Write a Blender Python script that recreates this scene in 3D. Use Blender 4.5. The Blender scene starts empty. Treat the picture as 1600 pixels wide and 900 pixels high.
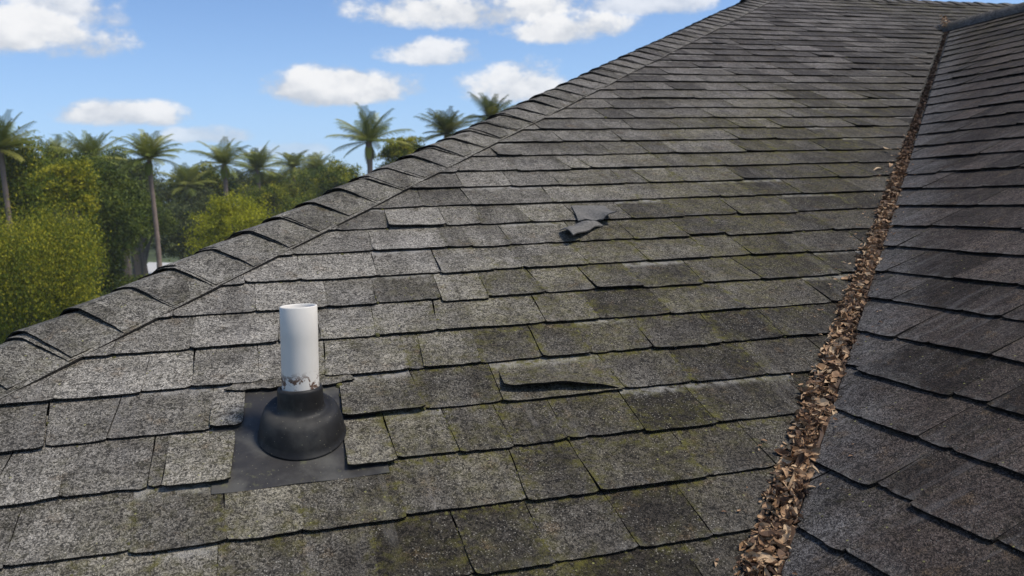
import bpy, bmesh, math
import numpy as np
from mathutils import Vector, Matrix, noise as mnoise

rng = np.random.default_rng(7)
C = bpy.context.scene.collection
scn = bpy.context.scene

# ------------------------------------------------------------------ camera
F = 1358.1                     # focal length in pixels of a 1600 px wide frame
YAW, PITCH, ROLL = 0.28266, 0.10439, -0.03163
A = 0.416855                   # roof pitch 5 in 12
CAMH = 1.0901
CAM = np.array([0.0, 0.0, CAMH])
fw = np.array([math.sin(YAW)*math.cos(PITCH), math.cos(YAW)*math.cos(PITCH), -math.sin(PITCH)])
rt0 = np.array([math.cos(YAW), -math.sin(YAW), 0.0])
up0 = np.cross(rt0, fw)
rt = math.cos(ROLL)*rt0 + math.sin(ROLL)*up0
up = -math.sin(ROLL)*rt0 + math.cos(ROLL)*up0
def ray(x, y):
    return fw + (x-800)/F*rt - (y-450)/F*up
def at(x, y, d):               # world point seen at photo pixel x,y at forward distance d
    return CAM + ray(x, y)*d
cam = bpy.data.cameras.new('camera')
cam.sensor_width = 36; cam.lens = 36*F/1600
cam.clip_start = 0.05; cam.clip_end = 5000
cam.dof.use_dof = True; cam.dof.focus_distance = 1.85; cam.dof.aperture_fstop = 8.0
camo = bpy.data.objects.new('camera', cam); C.objects.link(camo)
m = Matrix.Identity(4)
for i in range(3):
    m[i][0] = rt[i]; m[i][1] = up[i]; m[i][2] = -fw[i]; m[i][3] = CAM[i]
camo.matrix_world = m
scn.camera = camo

# ------------------------------------------------------------------ light
SUN = Vector((0.50, -0.26, 0.90)).normalized()      # towards the sun
EL = math.asin(SUN.z); AZ = math.atan2(SUN.x, SUN.y)
sl = bpy.data.lights.new('sun', 'SUN'); sl.energy = 3.1; sl.angle = math.radians(14)
sl.color = (1.0, 0.93, 0.83)
so = bpy.data.objects.new('sun', sl); C.objects.link(so)
so.rotation_euler = SUN.to_track_quat('Z', 'Y').to_euler()
so.location = (0, 0, 60)
scn.view_settings.view_transform = 'Standard'; scn.view_settings.look = 'None'
scn.view_settings.exposure = 0.46; scn.view_settings.gamma = 1.0
scn.view_settings.use_curve_mapping = False

class N:                       # tiny node helper
    def __init__(s, tree):
        s.t = tree; s.n = tree.nodes; s.l = tree.links
    def new(s, typ, **kw):
        n = s.n.new(typ)
        for k, v in kw.items(): setattr(n, k, v)
        return n
    def put(s, sock, v):
        if v is None: return
        if isinstance(v, bpy.types.NodeSocket): s.l.new(v, sock)
        else:
            try: sock.default_value = v
            except Exception:
                sock.default_value = (v[0], v[1], v[2], 1) if hasattr(v, '__len__') else (v, v, v)
    def m(s, op, a, b=None, c=None, clamp=False):
        n = s.new('ShaderNodeMath', operation=op, use_clamp=clamp)
        s.put(n.inputs[0], a); s.put(n.inputs[1], b); s.put(n.inputs[2], c)
        return n.outputs[0]
    def vm(s, op, a, b=None):
        n = s.new('ShaderNodeVectorMath', operation=op)
        s.put(n.inputs[0], a)
        if b is not None: s.put(n.inputs[1], b)
        return n.outputs['Value'] if op in ('DOT_PRODUCT', 'LENGTH') else n.outputs[0]
    def noise(s, vec, scale, detail=4, rough=.55, dist=0.0, col=False):
        n = s.new('ShaderNodeTexNoise'); s.put(n.inputs['Vector'], vec)
        n.inputs['Scale'].default_value = scale; n.inputs['Detail'].default_value = detail
        n.inputs['Roughness'].default_value = rough; n.inputs['Distortion'].default_value = dist
        return n.outputs['Color' if col else 'Fac']
    def voro(s, vec, scale, feature='F1', out='Distance', rnd=1.0):
        n = s.new('ShaderNodeTexVoronoi', feature=feature); s.put(n.inputs['Vector'], vec)
        n.inputs['Scale'].default_value = scale; n.inputs['Randomness'].default_value = rnd
        return n.outputs[out]
    def ss(s, v, a, b, lo=0.0, hi=1.0):
        n = s.new('ShaderNodeMapRange', interpolation_type='SMOOTHSTEP')
        s.put(n.inputs[0], v); s.put(n.inputs[1], a); s.put(n.inputs[2], b)
        s.put(n.inputs[3], lo); s.put(n.inputs[4], hi)
        return n.outputs[0]
    def mix(s, f, a, b, blend='MIX'):
        n = s.new('ShaderNodeMix', data_type='RGBA', blend_type=blend)
        s.put(n.inputs[0], f)
        for k, v in ((6, a), (7, b)):
            if not isinstance(v, bpy.types.NodeSocket) and len(v) == 3: v = (*v, 1)
            s.put(n.inputs[k], v)
        return n.outputs[2]
    def attr(s, name, out='Fac'):
        n = s.new('ShaderNodeAttribute'); n.attribute_name = name
        return n.outputs[out]

# ------------------------------------------------------------------ sky with clouds
w = bpy.data.worlds.new('World'); scn.world = w; w.use_nodes = True
w.node_tree.nodes.clear(); g = N(w.node_tree)
sky = g.new('ShaderNodeTexSky', sky_type='NISHITA')
sky.sun_disc = False; sky.sun_elevation = EL; sky.sun_rotation = AZ
sky.altitude = 0; sky.air_density = 1.0; sky.dust_density = 0.6; sky.ozone_density = 2.5
geo = g.new('ShaderNodeTexCoord').outputs['Generated']
dirn = g.vm('NORMALIZE', geo)
# (px x, px y, half width, half height, strength)
CL = [(40, 52, 130, 52, 1.0), (95, 20, 95, 40, .9), (196, 181, 84, 22, .95), (325, 214, 66, 17, .62),
      (538, 138, 122, 34, 1.0), (670, 87, 78, 24, .92), (798, 137, 84, 36, .95),
      (760, 16, 200, 34, 1.0), (905, 42, 105, 30, 1.0), (1000, 8, 110, 26, .8), (455, 236, 70, 14, .35),
      (180, 30, 26, 20, .45), (10, 245, 60, 12, .2), (1330, -60, 300, 40, .7), (-300, 120, 160, 50, .9),
      (1800, 60, 260, 70, .9), (700, -230, 300, 90, .9), (60, -190, 170, 60, .8)]
nz = g.noise(g.vm('MULTIPLY', dirn, (1, 1, 1.5)), 9.0, 8, .66)
nzb = g.noise(g.vm('ADD', g.vm('MULTIPLY', dirn, (1, 1, 1.6)), (3.1, 0, .06)), 24.0, 5, .55)
dens = None; ht = None
for cx, cy, hw, hh, st in CL:
    c0 = ray(cx, cy); c0 = c0/np.linalg.norm(c0)
    ex = np.cross(c0, (0, 0, 1)); ex /= np.linalg.norm(ex); ey = np.cross(ex, c0)
    X = g.m('MULTIPLY', g.vm('DOT_PRODUCT', dirn, tuple(ex)), F/hw)
    Y = g.m('MULTIPLY', g.vm('DOT_PRODUCT', dirn, tuple(ey)), F/hh)
    Yb = g.m('MULTIPLY', g.m('MINIMUM', Y, 0.0), 1.5)       # flat bases
    Yt = g.m('MAXIMUM', Y, 0.0)
    r2 = g.m('ADD', g.m('MULTIPLY', X, X), g.m('ADD', g.m('MULTIPLY', Yb, Yb), g.m('MULTIPLY', Yt, Yt)))
    front = g.m('GREATER_THAN', g.vm('DOT_PRODUCT', dirn, tuple(c0)), 0.2)
    d = g.m('MULTIPLY', g.m('SUBTRACT', 1.0, g.m('MULTIPLY', r2, .8)), front)
    d = g.m('MAXIMUM', d, -1.0)
    dn = g.ss(g.m('ADD', g.m('ADD', d, g.m('MULTIPLY', g.m('SUBTRACT', nzb, .5), 1.7)), g.m('MULTIPLY', g.m('SUBTRACT', nz, .5), 3.2)), .0, .80, 0.0, st)
    hh_ = g.m('MULTIPLY', dn, g.m('ADD', g.m('MULTIPLY', Y, .5), .5))
    dens = dn if dens is None else g.m('MAXIMUM', dens, dn)
    ht = hh_ if ht is None else g.m('MAXIMUM', ht, hh_)
low = g.vm('DOT_PRODUCT', dirn, (0, 0, 1))
shade = g.m('ADD', g.m('MULTIPLY', ht, .42), g.m('MULTIPLY', nzb, .95), clamp=True)
ccol = g.mix(g.ss(shade, .42, .86), (4.2, 4.5, 5.0), (6.9, 6.9, 6.95))
haze = g.ss(low, -0.03, .24, 1.0, 0.0)
skyc = g.mix(g.m('ADD', g.m('MULTIPLY', haze, .54), .05), sky.outputs[0], (4.4, 5.8, 7.4))
skyc = g.mix(1.0, skyc, (.78, .90, 1.10), 'MULTIPLY')
skyc = g.mix(g.m('MULTIPLY', dens, .97), skyc, ccol)
bg = g.new('ShaderNodeBackground'); g.put(bg.inputs[0], skyc); bg.inputs[1].default_value = .1
g.l.new(bg.outputs[0], g.new('ShaderNodeOutputWorld').inputs[0])

# ------------------------------------------------------------------ helpers
def mat(name):
    mt = bpy.data.materials.new(name); mt.use_nodes = True
    mt.node_tree.nodes.clear(); g = N(mt.node_tree)
    b = g.new('ShaderNodeBsdfPrincipled'); o = g.new('ShaderNodeOutputMaterial')
    g.l.new(b.outputs[0], o.inputs[0])
    return mt, g, b
def bump(g, b, h, strength, dist):
    n = g.new('ShaderNodeBump'); g.put(n.inputs['Height'], h)
    n.inputs['Strength'].default_value = strength; n.inputs['Distance'].default_value = dist
    g.l.new(n.outputs[0], b.inputs['Normal'])
def opos(g): return g.new('ShaderNodeTexCoord').outputs['Object']
def tag(o, label=None, cat=None, group=None, kind=None):
    for k, v in (('label', label), ('category', cat), ('group', group), ('kind', kind)):
        if v: o[k] = v
    return o
class MB:
    """collects vertices / faces / per-vertex attributes, linked as ONE mesh object"""
    def __init__(s): s.v = []; s.f = []; s.a = {}; s.n = 0
    def add(s, verts, faces, **at_):
        verts = np.asarray(verts, float).reshape(-1, 3); k = len(verts)
        for key in set(s.a) | set(at_):
            if key not in s.a: s.a[key] = [np.zeros(s.n)]
            s.a[key].append(np.broadcast_to(np.asarray(at_.get(key, 0.0), float), (k,)))
        s.v.append(verts); s.f.extend([tuple(int(i)+s.n for i in f) for f in faces]); s.n += k
    def grid(s, P, close=False, **at_):
        nu, nv = P.shape[:2]; f = []
        for i in range(nu-1):
            for j in range(nv-1 + (1 if close else 0)):
                j2 = (j+1) % nv
                f.append((i*nv+j, (i+1)*nv+j, (i+1)*nv+j2, i*nv+j2))
        s.add(P.reshape(-1, 3), f, **{k: (np.asarray(v).reshape(-1) if np.ndim(v) else v) for k, v in at_.items()})
    def tube(s, pts, rad, seg=8, cap=True, **at_):
        pts = np.asarray(pts, float); rad = np.broadcast_to(rad, (len(pts),))
        P = np.zeros((len(pts), seg, 3)); ref = np.array([.13, .97, .21])
        for i in range(len(pts)):
            t = pts[min(i+1, len(pts)-1)]-pts[max(i-1, 0)]; t = t/(np.linalg.norm(t)+1e-9)
            a = np.cross(t, ref); a /= np.linalg.norm(a)+1e-9; b = np.cross(t, a)
            th = np.arange(seg)*2*math.pi/seg
            P[i] = pts[i]+rad[i]*(np.cos(th)[:, None]*a+np.sin(th)[:, None]*b)
        k0 = s.n; s.grid(P, close=True, **at_)
        if cap:
            s.f.append(tuple(range(k0+seg-1, k0-1, -1))); s.f.append(tuple(range(k0+(len(pts)-1)*seg, k0+len(pts)*seg)))
    def box(s, lo, hi, **at_):
        x0, y0, z0 = lo; x1, y1, z1 = hi
        s.add([(x0,y0,z0),(x1,y0,z0),(x1,y1,z0),(x0,y1,z0),(x0,y0,z1),(x1,y0,z1),(x1,y1,z1),(x0,y1,z1)],
              [(0,3,2,1),(4,5,6,7),(0,1,5,4),(1,2,6,5),(2,3,7,6),(3,0,4,7)], **at_)
    def build(s, name, material, parent=None, smooth=False, clips=()):
        me = bpy.data.meshes.new(name)
        V = np.concatenate(s.v)
        off = np.array(parent_world(parent)) if parent else np.zeros(3)
        me.from_pydata(V.tolist(), [], s.f)
        for k, a in s.a.items():
            at_ = me.attributes.new(k, 'FLOAT', 'POINT'); at_.data.foreach_set('value', np.concatenate(a).astype(np.float32))
        if clips:
            bm = bmesh.new(); bm.from_mesh(me)
            for co, no in clips:
                bmesh.ops.bisect_plane(bm, geom=bm.verts[:]+bm.edges[:]+bm.faces[:], dist=1e-6,
                                       plane_co=Vector(co), plane_no=Vector(no), clear_outer=True)
            bm.to_mesh(me); bm.free()
        if smooth: me.polygons.foreach_set('use_smooth', [True]*len(me.polygons))
        me.materials.append(material); me.update()
        o = bpy.data.objects.new(name, me); C.objects.link(o)
        if parent: o.parent = parent; o.location = tuple(-off)
        return o
def parent_world(p):
    v = Vector(p.location)
    while p.parent: p = p.parent; v = v+Vector(p.location)
    return v
def empty(name, loc, *t):
    o = bpy.data.objects.new(name, None); C.objects.link(o); o.location = tuple(loc)
    o.empty_display_size = .3
    if t: tag(o, *t)
    return o

# ------------------------------------------------------------------ roof geometry constants
CA = 1/math.sqrt(1+A*A); SA = A*CA
V0, EXPO = 2.92623, 0.143      # slope distance of course 0, weather exposure of a shingle
HIP0, HIPK = -2.325-0.222, 1.02766      # hip apex  x = HIP0 + HIPK*y
VAL0, VALK = -0.42192, 1.0017           # valley    x = VAL0 + VALK*y
WU0 = 1.37578                  # wing course 0, slope distance from x=VAL0
B = A/VALK; CB = 1/math.sqrt(1+B*B); SB = B*CB
GLX, GLY = .60, A-.60*HIPK               # gradient of the steeper far slope, it holds the hip line too
GLN = math.hypot(GLX, GLY); CLL = 1/math.sqrt(1+GLN*GLN)
EL_ = np.array([-GLY, GLX, 0])/GLN      # its eave direction
RIDGE_Y = 6.36; RIDGE_Z = A*RIDGE_Y
WR_X = 4.83; WR_Z = B*(WR_X-VAL0)       # wing ridge
GROUND = -4.5
EAVE_Y = 0.35; EAVE_Z = A*EAVE_Y

class Plane:
    def __init__(s, o, ud, vd):
        s.o = np.array(o, float); s.u = np.array(ud, float); s.v = np.array(vd, float); s.n = np.cross(s.u, s.v)
    def P(s, u, v, w_):
        u, v, w_ = np.broadcast_arrays(u, v, w_)
        return s.o+u[..., None]*s.u+v[..., None]*s.v+w_[..., None]*s.n
PM = Plane((0, 0, 0), (1, 0, 0), (0, CA, SA))                    # front slope
PR = Plane((VAL0, 0, 0), (0, -1, 0), (CB, 0, SB))                # wing slope, u = -y
PL = Plane((HIP0, 0, 0), -EL_, (GLX/GLN*CLL, GLY/GLN*CLL, GLN*CLL))              # far side of the hip
def hitM(x, y):
    d = ray(x, y); t = CAMH/(A*d[1]-d[2]); return CAM+t*d
def uv_of(x, y):
    q = hitM(x, y); return q[0], q[1]/CA

def wob(n, amp, k=3):
    """smooth random profile of n samples"""
    k = max(2, k); a = rng.normal(0, amp, k)
    x = np.linspace(0, k-1, n); i = np.minimum(x.astype(int), k-2); t = x-i; t = t*t*(3-2*t)
    return a[i]*(1-t)+a[i+1]*t

SLOPE_W = 0.0050/EXPO
def plate(mb, pl, u0, u1, vb, lift, tone, seg=.012, th=.0036, raised=0.0, vlen=None, pale=0.0,
          skew0=0.0, skew1=0.0, rough=1.0, fr=None):
    """one shingle tab: thin slab lying on the course below, butt edge at vb"""
    W_ = u1-u0
    if W_ < .006: return
    nu = max(3, int(W_/seg)+1); L = vlen or EXPO*1.75
    fv = fr if fr is not None else np.array([0, .0035, .012, .03, .06, .09, .118, .137, .15, L])
    nv = len(fv)
    t = np.linspace(0, 1, nu)
    edge_v = wob(nu, .0006*rough, nu//3+2)+wob(nu, .0006*rough, 3)+rng.normal(0, .0004*rough, nu)
    cr = .003+rng.random()*.004
    if rng.random() < .35:                                                # chipped spot in the butt edge
        c_ = rng.random(); edge_v += rng.uniform(.0015, .0045)*rough*np.exp(-((t-c_)*W_/rng.uniform(.005, .014))**2)
    du = np.minimum(t, 1-t)*W_
    edge_v += np.where(du < cr, (1-du/cr)**2*.0035, 0)                    # worn corners
    side0 = wob(nv, .0012*rough, 4); side1 = wob(nv, .0012*rough, 4)
    U = np.zeros((nu, nv)); Vv = np.zeros((nu, nv))
    for j in range(nv):
        a_ = u0+skew0*(fv[j]-.07)+side0[j]; b_ = u1+skew1*(fv[j]-.07)+side1[j]
        U[:, j] = a_+(b_-a_)*t
        Vv[:, j] = vb+fv[j]+edge_v*max(0, 1-fv[j]/.03)
    lf = lift[0]+(lift[1]-lift[0])*t                                      # corners lifting
    curl = (np.exp(-np.minimum(t, 1-t)*W_/.03)*rng.uniform(0, .0012))
    Wv = np.zeros((nu, nv))
    w1 = wob(nu, .0006, nu//5+2); w2 = wob(nu, .0005, nu//5+2)
    for j in range(nv):
        k = max(0, 1-fv[j]/EXPO)
        Wv[:, j] = raised*min(1, max(0, (EXPO*1.2-fv[j])/EXPO))-SLOPE_W*fv[j]+(lf+curl)*k**1.6+w1*k+w2*(.4 if fv[j] < .14 else 0)
    top = pl.P(U, Vv, Wv); bot = pl.P(U, Vv, Wv-th)
    ed = np.zeros((nu, nv)); ed += np.exp(-(np.minimum(t, 1-t)*W_)[:, None]/.011)
    eb = np.exp(-np.maximum(fv, 0)/.010)[None, :]*np.ones((nu, 1))
    et = np.clip((fv-.118)/.02, 0, 1)[None, :]*np.ones((nu, 1))
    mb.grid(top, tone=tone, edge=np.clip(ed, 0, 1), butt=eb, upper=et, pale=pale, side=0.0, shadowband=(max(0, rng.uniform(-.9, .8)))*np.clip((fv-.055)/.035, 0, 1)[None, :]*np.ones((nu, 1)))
    mb.grid(bot[::-1], tone=tone, side=1.0)
    loop_t = np.concatenate([top[:, 0], top[-1, 1:], top[::-1][1:, -1], top[0, ::-1][1:]])
    loop_b = np.concatenate([bot[:, 0], bot[-1, 1:], bot[::-1][1:, -1], bot[0, ::-1][1:]])
    q = np.stack([loop_t, loop_b], 1)
    mb.grid(q, tone=tone, side=1.0)

# joints traced in the photograph: course -> px (x, y) of the lower end of each joint, None = cut out for the vent
J = {-10: [(3, 893), (200, 861), (351, 839), (475, 828), (630, 800), (825, 775), (930, 758), (1098, 735)],
     -11: [(-30, 925), (110, 905), (243, 885), (338, 873), (475, 882), (593, 898), (738, 893), (860, 870), (992, 850), (1110, 832)],
     -9: [(-20, 795), (86, 780), (230, 764), (256, 758), (364, 747), None, (545, 723), (617, 713), (715, 702), (800, 693), (887, 683), (1008, 672), (1115, 655)],
     -8: [(-30, 705), (64, 692), (172, 685), (330, 669), (383, 664), None, (537, 640), (660, 632), (785, 618), (970, 600), (1080, 590), (1190, 575)],
     -7: [(-10, 628), (89, 617), (225, 605), (300, 600), (405, 590), (511, 583), (640, 573), (665, 571), (754, 562), (850, 556), (924, 547), (1020, 540), (1128, 528), (1222, 520)],
     -6: [(180, 546), (300, 540), (437, 531), (500, 525), (590, 520), (688, 513), (852, 498), (932, 490), (1044, 484), (1150, 470)],
     -5: [(270, 486), (400, 480), (512, 476), (590, 471), (690, 463), (762, 456), (846, 450), (928, 447), (1000, 441), (1096, 436), (1180, 430)],
     -4: [(380, 438), (470, 434), (590, 430), (690, 426), (776, 420), (816, 416), (920, 413), (1010, 404), (1110, 398)],
     -3: [(455, 396), (585, 391), (700, 388), (740, 386), (800, 384), (910, 380), (994, 376), (1080, 372)],
     -2: [(530, 358), (610, 356), (700, 354), (758, 352), (830, 350), (906, 346), (990, 344), (1072, 341), (1160, 337)]}

# ------------------------------------------------------------------ shingle materials
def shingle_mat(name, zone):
    mt, g, b = mat(name); p = opos(g)
    tone = g.attr('tone'); edge = g.attr('edge'); butt = g.attr('butt'); upper = g.attr('upper'); side = g.attr('side')
    pale = g.attr('pale')
    big = g.noise(p, 2.3, 4, .6); mid = g.noise(p, 11, 5, .66); sm = g.noise(p, 45, 4, .65)
    worm = g.noise(p, 115, 3, .66, 1.8); gran = g.voro(p, 420); fine = g.noise(p, 520, 1)
    sp = g.new('ShaderNodeSeparateXYZ'); g.l.new(p, sp.inputs[0])
    x, y, z = sp.outputs
    zz = g.m('ADD', z, g.m('MULTIPLY', g.m('SUBTRACT', big, .5), .35))
    # distance up / across the roof as the dirt was laid down in the place
    vd = g.m('SUBTRACT', g.m('ADD', VAL0, g.m('MULTIPLY', y, VALK)), x)      # metres (in plan) left of the valley
    vd = g.m('ADD', vd, g.m('MULTIPLY', g.m('SUBTRACT', mid, .5), .5))
    val = g.m('ADD', g.m('MULTIPLY', tone, .50), g.m('MULTIPLY', mid, .50))
    val = g.ss(val, .18, .78)
    if zone == 'front':
        dark, light = (.036, .031, .024), (.168, .154, .127)
        col = g.mix(val, dark, light)
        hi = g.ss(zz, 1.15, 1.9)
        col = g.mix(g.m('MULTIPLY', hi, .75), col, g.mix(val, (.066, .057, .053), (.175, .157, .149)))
        lightz = g.m('MULTIPLY', g.ss(vd, .75, 1.5), g.ss(zz, 1.9, .9))
        col = g.mix(lightz, col, g.mix(g.m('ADD', g.m('MULTIPLY', val, .75), .25), (.066, .059, .048), (.325, .303, .262)))
        dk = g.m('MULTIPLY', g.ss(vd, .85, .12), .72)
        col = g.mix(dk, col, g.mix(val, (.024, .020, .016), (.072, .063, .051)))
    elif zone == 'wing':
        col = g.mix(val, (.023, .0168, .0132), (.086, .068, .057))
        nearv = g.ss(vd, -.30, -.04)
        col = g.mix(g.m('MULTIPLY', nearv, .75), col, g.mix(sm, (.055, .053, .052), (.185, .18, .175)))
    else:                       # caps
        col = g.mix(g.m('ADD', g.m('MULTIPLY', val, .8), .1), (.068, .062, .050), (.285, .268, .232))
        hi = g.ss(z, 1.2, 1.9)
        col = g.mix(g.m('MULTIPLY', hi, .7), col, g.mix(val, (.066, .058, .053), (.175, .158, .150)))
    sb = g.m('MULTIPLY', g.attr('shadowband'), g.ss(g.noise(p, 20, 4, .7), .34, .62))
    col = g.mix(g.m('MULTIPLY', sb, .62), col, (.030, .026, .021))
    stk = g.ss(g.noise(g.vm('MULTIPLY', p, (9, 1.6, 1.6) if zone != 'wing' else (1.6, 9, 1.6)), 1.6, 5, .65), .50, .70)
    col = g.mix(g.m('MULTIPLY', stk, .42), col, (.034, .029, .023))
    # stains: brown, darker blotches, rust near joints
    st = g.ss(g.noise(p, 6.5, 5, .7, .4), .52, .70)
    col = g.mix(g.m('MULTIPLY', st, .45), col, (.040, .034, .027))
    rust = g.m('MULTIPLY', g.ss(g.noise(g.vm('ADD', p, (4, 1, 2)), 17, 5, .7), .56, .70), .40)
    col = g.mix(rust, col, (.125, .082, .040))
    # granule contrast
    wv = g.ss(worm, .40, .62, .32, 1.85); fv_ = g.ss(gran, .0, .55, 1.45, .60)
    mul = g.m('MULTIPLY', wv, fv_)
    cv = g.new('ShaderNodeCombineXYZ'); [g.put(cv.inputs[i], mul) for i in range(3)]
    col = g.mix(1.0, col, cv.outputs[0], 'MULTIPLY')
    hueN = g.noise(p, 260, 1, .5, 0, True)
    col = g.mix(1.0, col, g.mix(hueN, (.81, .84, .86), (1.20, 1.15, 1.12)), 'MULTIPLY')
    wst = g.ss(g.noise(g.vm('MULTIPLY', p, (22, 2.2, 2.2) if zone != 'wing' else (2.2, 22, 2.2)), 1.7, 4, .7, .3), .52, .68)
    wst = g.m('MULTIPLY', wst, g.ss(g.noise(p, 3.1, 3), .42, .60))
    col = g.mix(g.m('MULTIPLY', wst, .26 if zone == 'wing' else .20), col, (.16, .15, .145) if zone == 'wing' else (.25, .235, .22))
    # bare pale granules
    spk = g.m('MULTIPLY', g.ss(g.voro(p, 170), .26, .10), g.ss(mid, .36, .58))
    col = g.mix(g.m('MULTIPLY', spk, .60 if zone != 'wing' else .28), col, (.46, .43, .37))
    # weathered pale film along the upper part of some courses
    pl_ = g.m('MULTIPLY', g.m('MULTIPLY', pale, upper), g.ss(sm, .35, .60))
    col = g.mix(g.m('MULTIPLY', pl_, .65), col, (.36, .345, .32))
    # lighter, worn butt edges
    col = g.mix(g.m('MULTIPLY', g.m('MULTIPLY', butt, g.ss(sm, .45, .62)), .30), col, (.22, .215, .20))
    # moss / algae
    mn = g.ss(g.noise(p, 42, 5, .72), .44, .66)
    if zone == 'front':
        band = g.m('MULTIPLY', g.m('MULTIPLY', g.ss(vd, .02, .30), g.ss(vd, 1.60, .80)), g.ss(zz, 1.75, 1.25))
        band = g.m('ADD', g.m('MULTIPLY', band, .95), .16)
        ridge = g.m('MULTIPLY', g.m('MULTIPLY', g.ss(z, 2.25, 2.6), g.ss(x, 4.0, 5.2)), .9)
        band = g.m('ADD', band, ridge)
    elif zone == 'wing':
        band = g.m('ADD', .10, g.m('MULTIPLY', g.ss(z, 1.45, 2.1), .55))
    else:
        band = .28
    patch = g.ss(g.noise(g.vm('ADD', p, (9, 0, 3)), 5.0, 4, .6), .36, .60)
    film = g.m('MULTIPLY', g.m('MULTIPLY', band, patch), .26, clamp=True)
    col = g.mix(film, col, g.mix(1.0, col, (1.10, 1.04, .60), 'MULTIPLY'))
    mo = g.m('MULTIPLY', g.m('MULTIPLY', mn, g.m('ADD', g.m('MULTIPLY', patch, .42), g.m('MULTIPLY', g.m('MAXIMUM', edge, g.m('MULTIPLY', upper, .8)), .95))), band, clamp=True)
    mcol = g.mix(g.noise(p, 70, 3), (.045, .047, .012), (.150, .132, .030))
    col = g.mix(g.m('MULTIPLY', mo, .85), col, mcol)
    # small bright lichen dots
    ld = g.m('MULTIPLY', g.ss(g.voro(p, 38), .10, .05), g.ss(patch, .3, .9))
    col = g.mix(g.m('MULTIPLY', ld, .7), col, (.30, .29, .10))
    # the cut asphalt edge is black
    col = g.mix(g.m('MULTIPLY', side, .93), col, (.010, .009, .008))
    g.put(b.inputs['Base Color'], col)
    b.inputs['Roughness'].default_value = .86
    b.inputs['Specular IOR Level'].default_value = .16
    h = g.m('ADD', g.m('MULTIPLY', worm, 1.0), g.m('ADD', g.m('MULTIPLY', fine, .5), g.m('MULTIPLY', gran, -.5)))
    bump(g, b, h, 1.0, .0032)
    return mt
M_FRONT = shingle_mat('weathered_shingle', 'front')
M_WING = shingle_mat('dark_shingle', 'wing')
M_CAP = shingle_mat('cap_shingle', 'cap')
def simple(name, col, rough=.8, spec=.4, nscale=20, var=.3, metal=0, bmp=0, bd=.002):
    mt, g, b = mat(name); p = opos(g)
    n = g.noise(p, nscale, 5, .6)
    c = g.mix(n, tuple(c_*(1-var) for c_ in col), tuple(c_*(1+var) for c_ in col))
    g.put(b.inputs['Base Color'], c); b.inputs['Roughness'].default_value = rough
    b.inputs['Specular IOR Level'].default_value = spec; b.inputs['Metallic'].default_value = metal
    if bmp: bump(g, b, n, bmp, bd)
    return mt
M_UNDER = simple('roofing_felt', (.018, .017, .016), .95)
M_WALL = simple('painted_stucco', (.62, .58, .50), .9, bmp=.3)
M_WOOD = simple('fascia_board', (.45, .43, .40), .6)

# ------------------------------------------------------------------ the house
house = empty('house', (1.0, 3.0, GROUND), 'house under a weathered grey asphalt shingle roof with hip, valley and a lower wing', 'house')

def bottoms(zplan, offs):      # plan half-plane clips
    return zplan
hn = Vector((-1, HIPK, 0)).normalized()       # points to the far side of the hip
vn = Vector((1, -VALK, 0)).normalized()       # points to the wing side of the valley

MOSS = []
def course_row(mb, pl, n, vb, ua, ub, near, tonef, joints=None, gaps=(), seg=.012):
    """fills ua..ub with tabs; returns nothing"""
    vb += rng.normal(0, .0012)
    if joints is None:
        js = [ua-rng.random()*.15]
        while js[-1] < ub: js.append(js[-1]+rng.choice([.09, .12, .15, .18, .21, .27])*rng.uniform(.85, 1.15))
    else: js = joints
    hi = rng.random() < .5; skl = 0
    for k in range(len(js)-1):
        u0, u1 = js[k], js[k+1]
        if u1 < ua or u0 > ub: continue
        if any(abs(u0-ga) < .004 for ga, gb in gaps): continue
        hi = (not hi) if rng.random() < .8 else hi
        gap = rng.uniform(.0003, .0012)
        ex = 0.0
        if pl is PM and n < 24: MOSS.append((u0, u1, vb))
        if gaps and any(abs(u1-ga) < .004 or abs(u0-gb) < .004 for ga, gb in gaps): ex = .0045
        lf = (abs(rng.normal(0, .0012))+ex, abs(rng.normal(0, .0012))+ex)
        if rng.random() < .06: lf = (lf[0]+rng.uniform(.002, .006), lf[1]+rng.uniform(0, .003))
        dv = rng.normal(0, .0016)-(rng.choice([.003, .007]) if hi else 0)+(rng.uniform(-.007, -.002) if rng.random() < .12 else 0)
        sk = (skl, rng.normal(0, .05)); skl = sk[1]
        plate(mb, pl, u0+gap*.5, u1-gap*.5, vb+dv, lf, np.clip(tonef+rng.normal(0, .24 if n < 3 else .32)+(.06 if hi else -.04), 0, 1),
              seg=seg, raised=.0018 if hi else 0, pale=1.0 if rng.random() < (.0 if pl is PR else .20) else 0,
              skew0=sk[0], skew1=sk[1])

def under(name, poly, mtl, parent, label=None):
    mb = MB(); mb.add(poly, [tuple(range(len(poly)))]); return mb

# front slope
mb = MB()
NB, NT = -17, int((RIDGE_Y/CA-V0)/EXPO)+1
for n in range(NB, NT):
    vb = V0+EXPO*n; y = vb*CA
    ua = HIP0+HIPK*y-.02; ub = VAL0+VALK*(y+EXPO)+.05
    joints, gaps = None, []
    if n in J:
        js = []; g0 = None
        for q in J[n]:
            if q is None: g0 = js[-1]; continue
            # joint foot: slide along the slope to this course line
            u_, v_ = uv_of(*q); js.append(u_)
            if g0 is not None: gaps.append((g0, u_)); g0 = None
        while js[0] > ua: js.insert(0, js[0]-rng.uniform(.12, .25))
        while js[-1] < ub: js.append(js[-1]+rng.uniform(.12, .26))
        joints = js
    course_row(mb, PM, n, vb, ua, ub, True, .5, joints, gaps, seg=.010 if n < 2 else .022)
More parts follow.
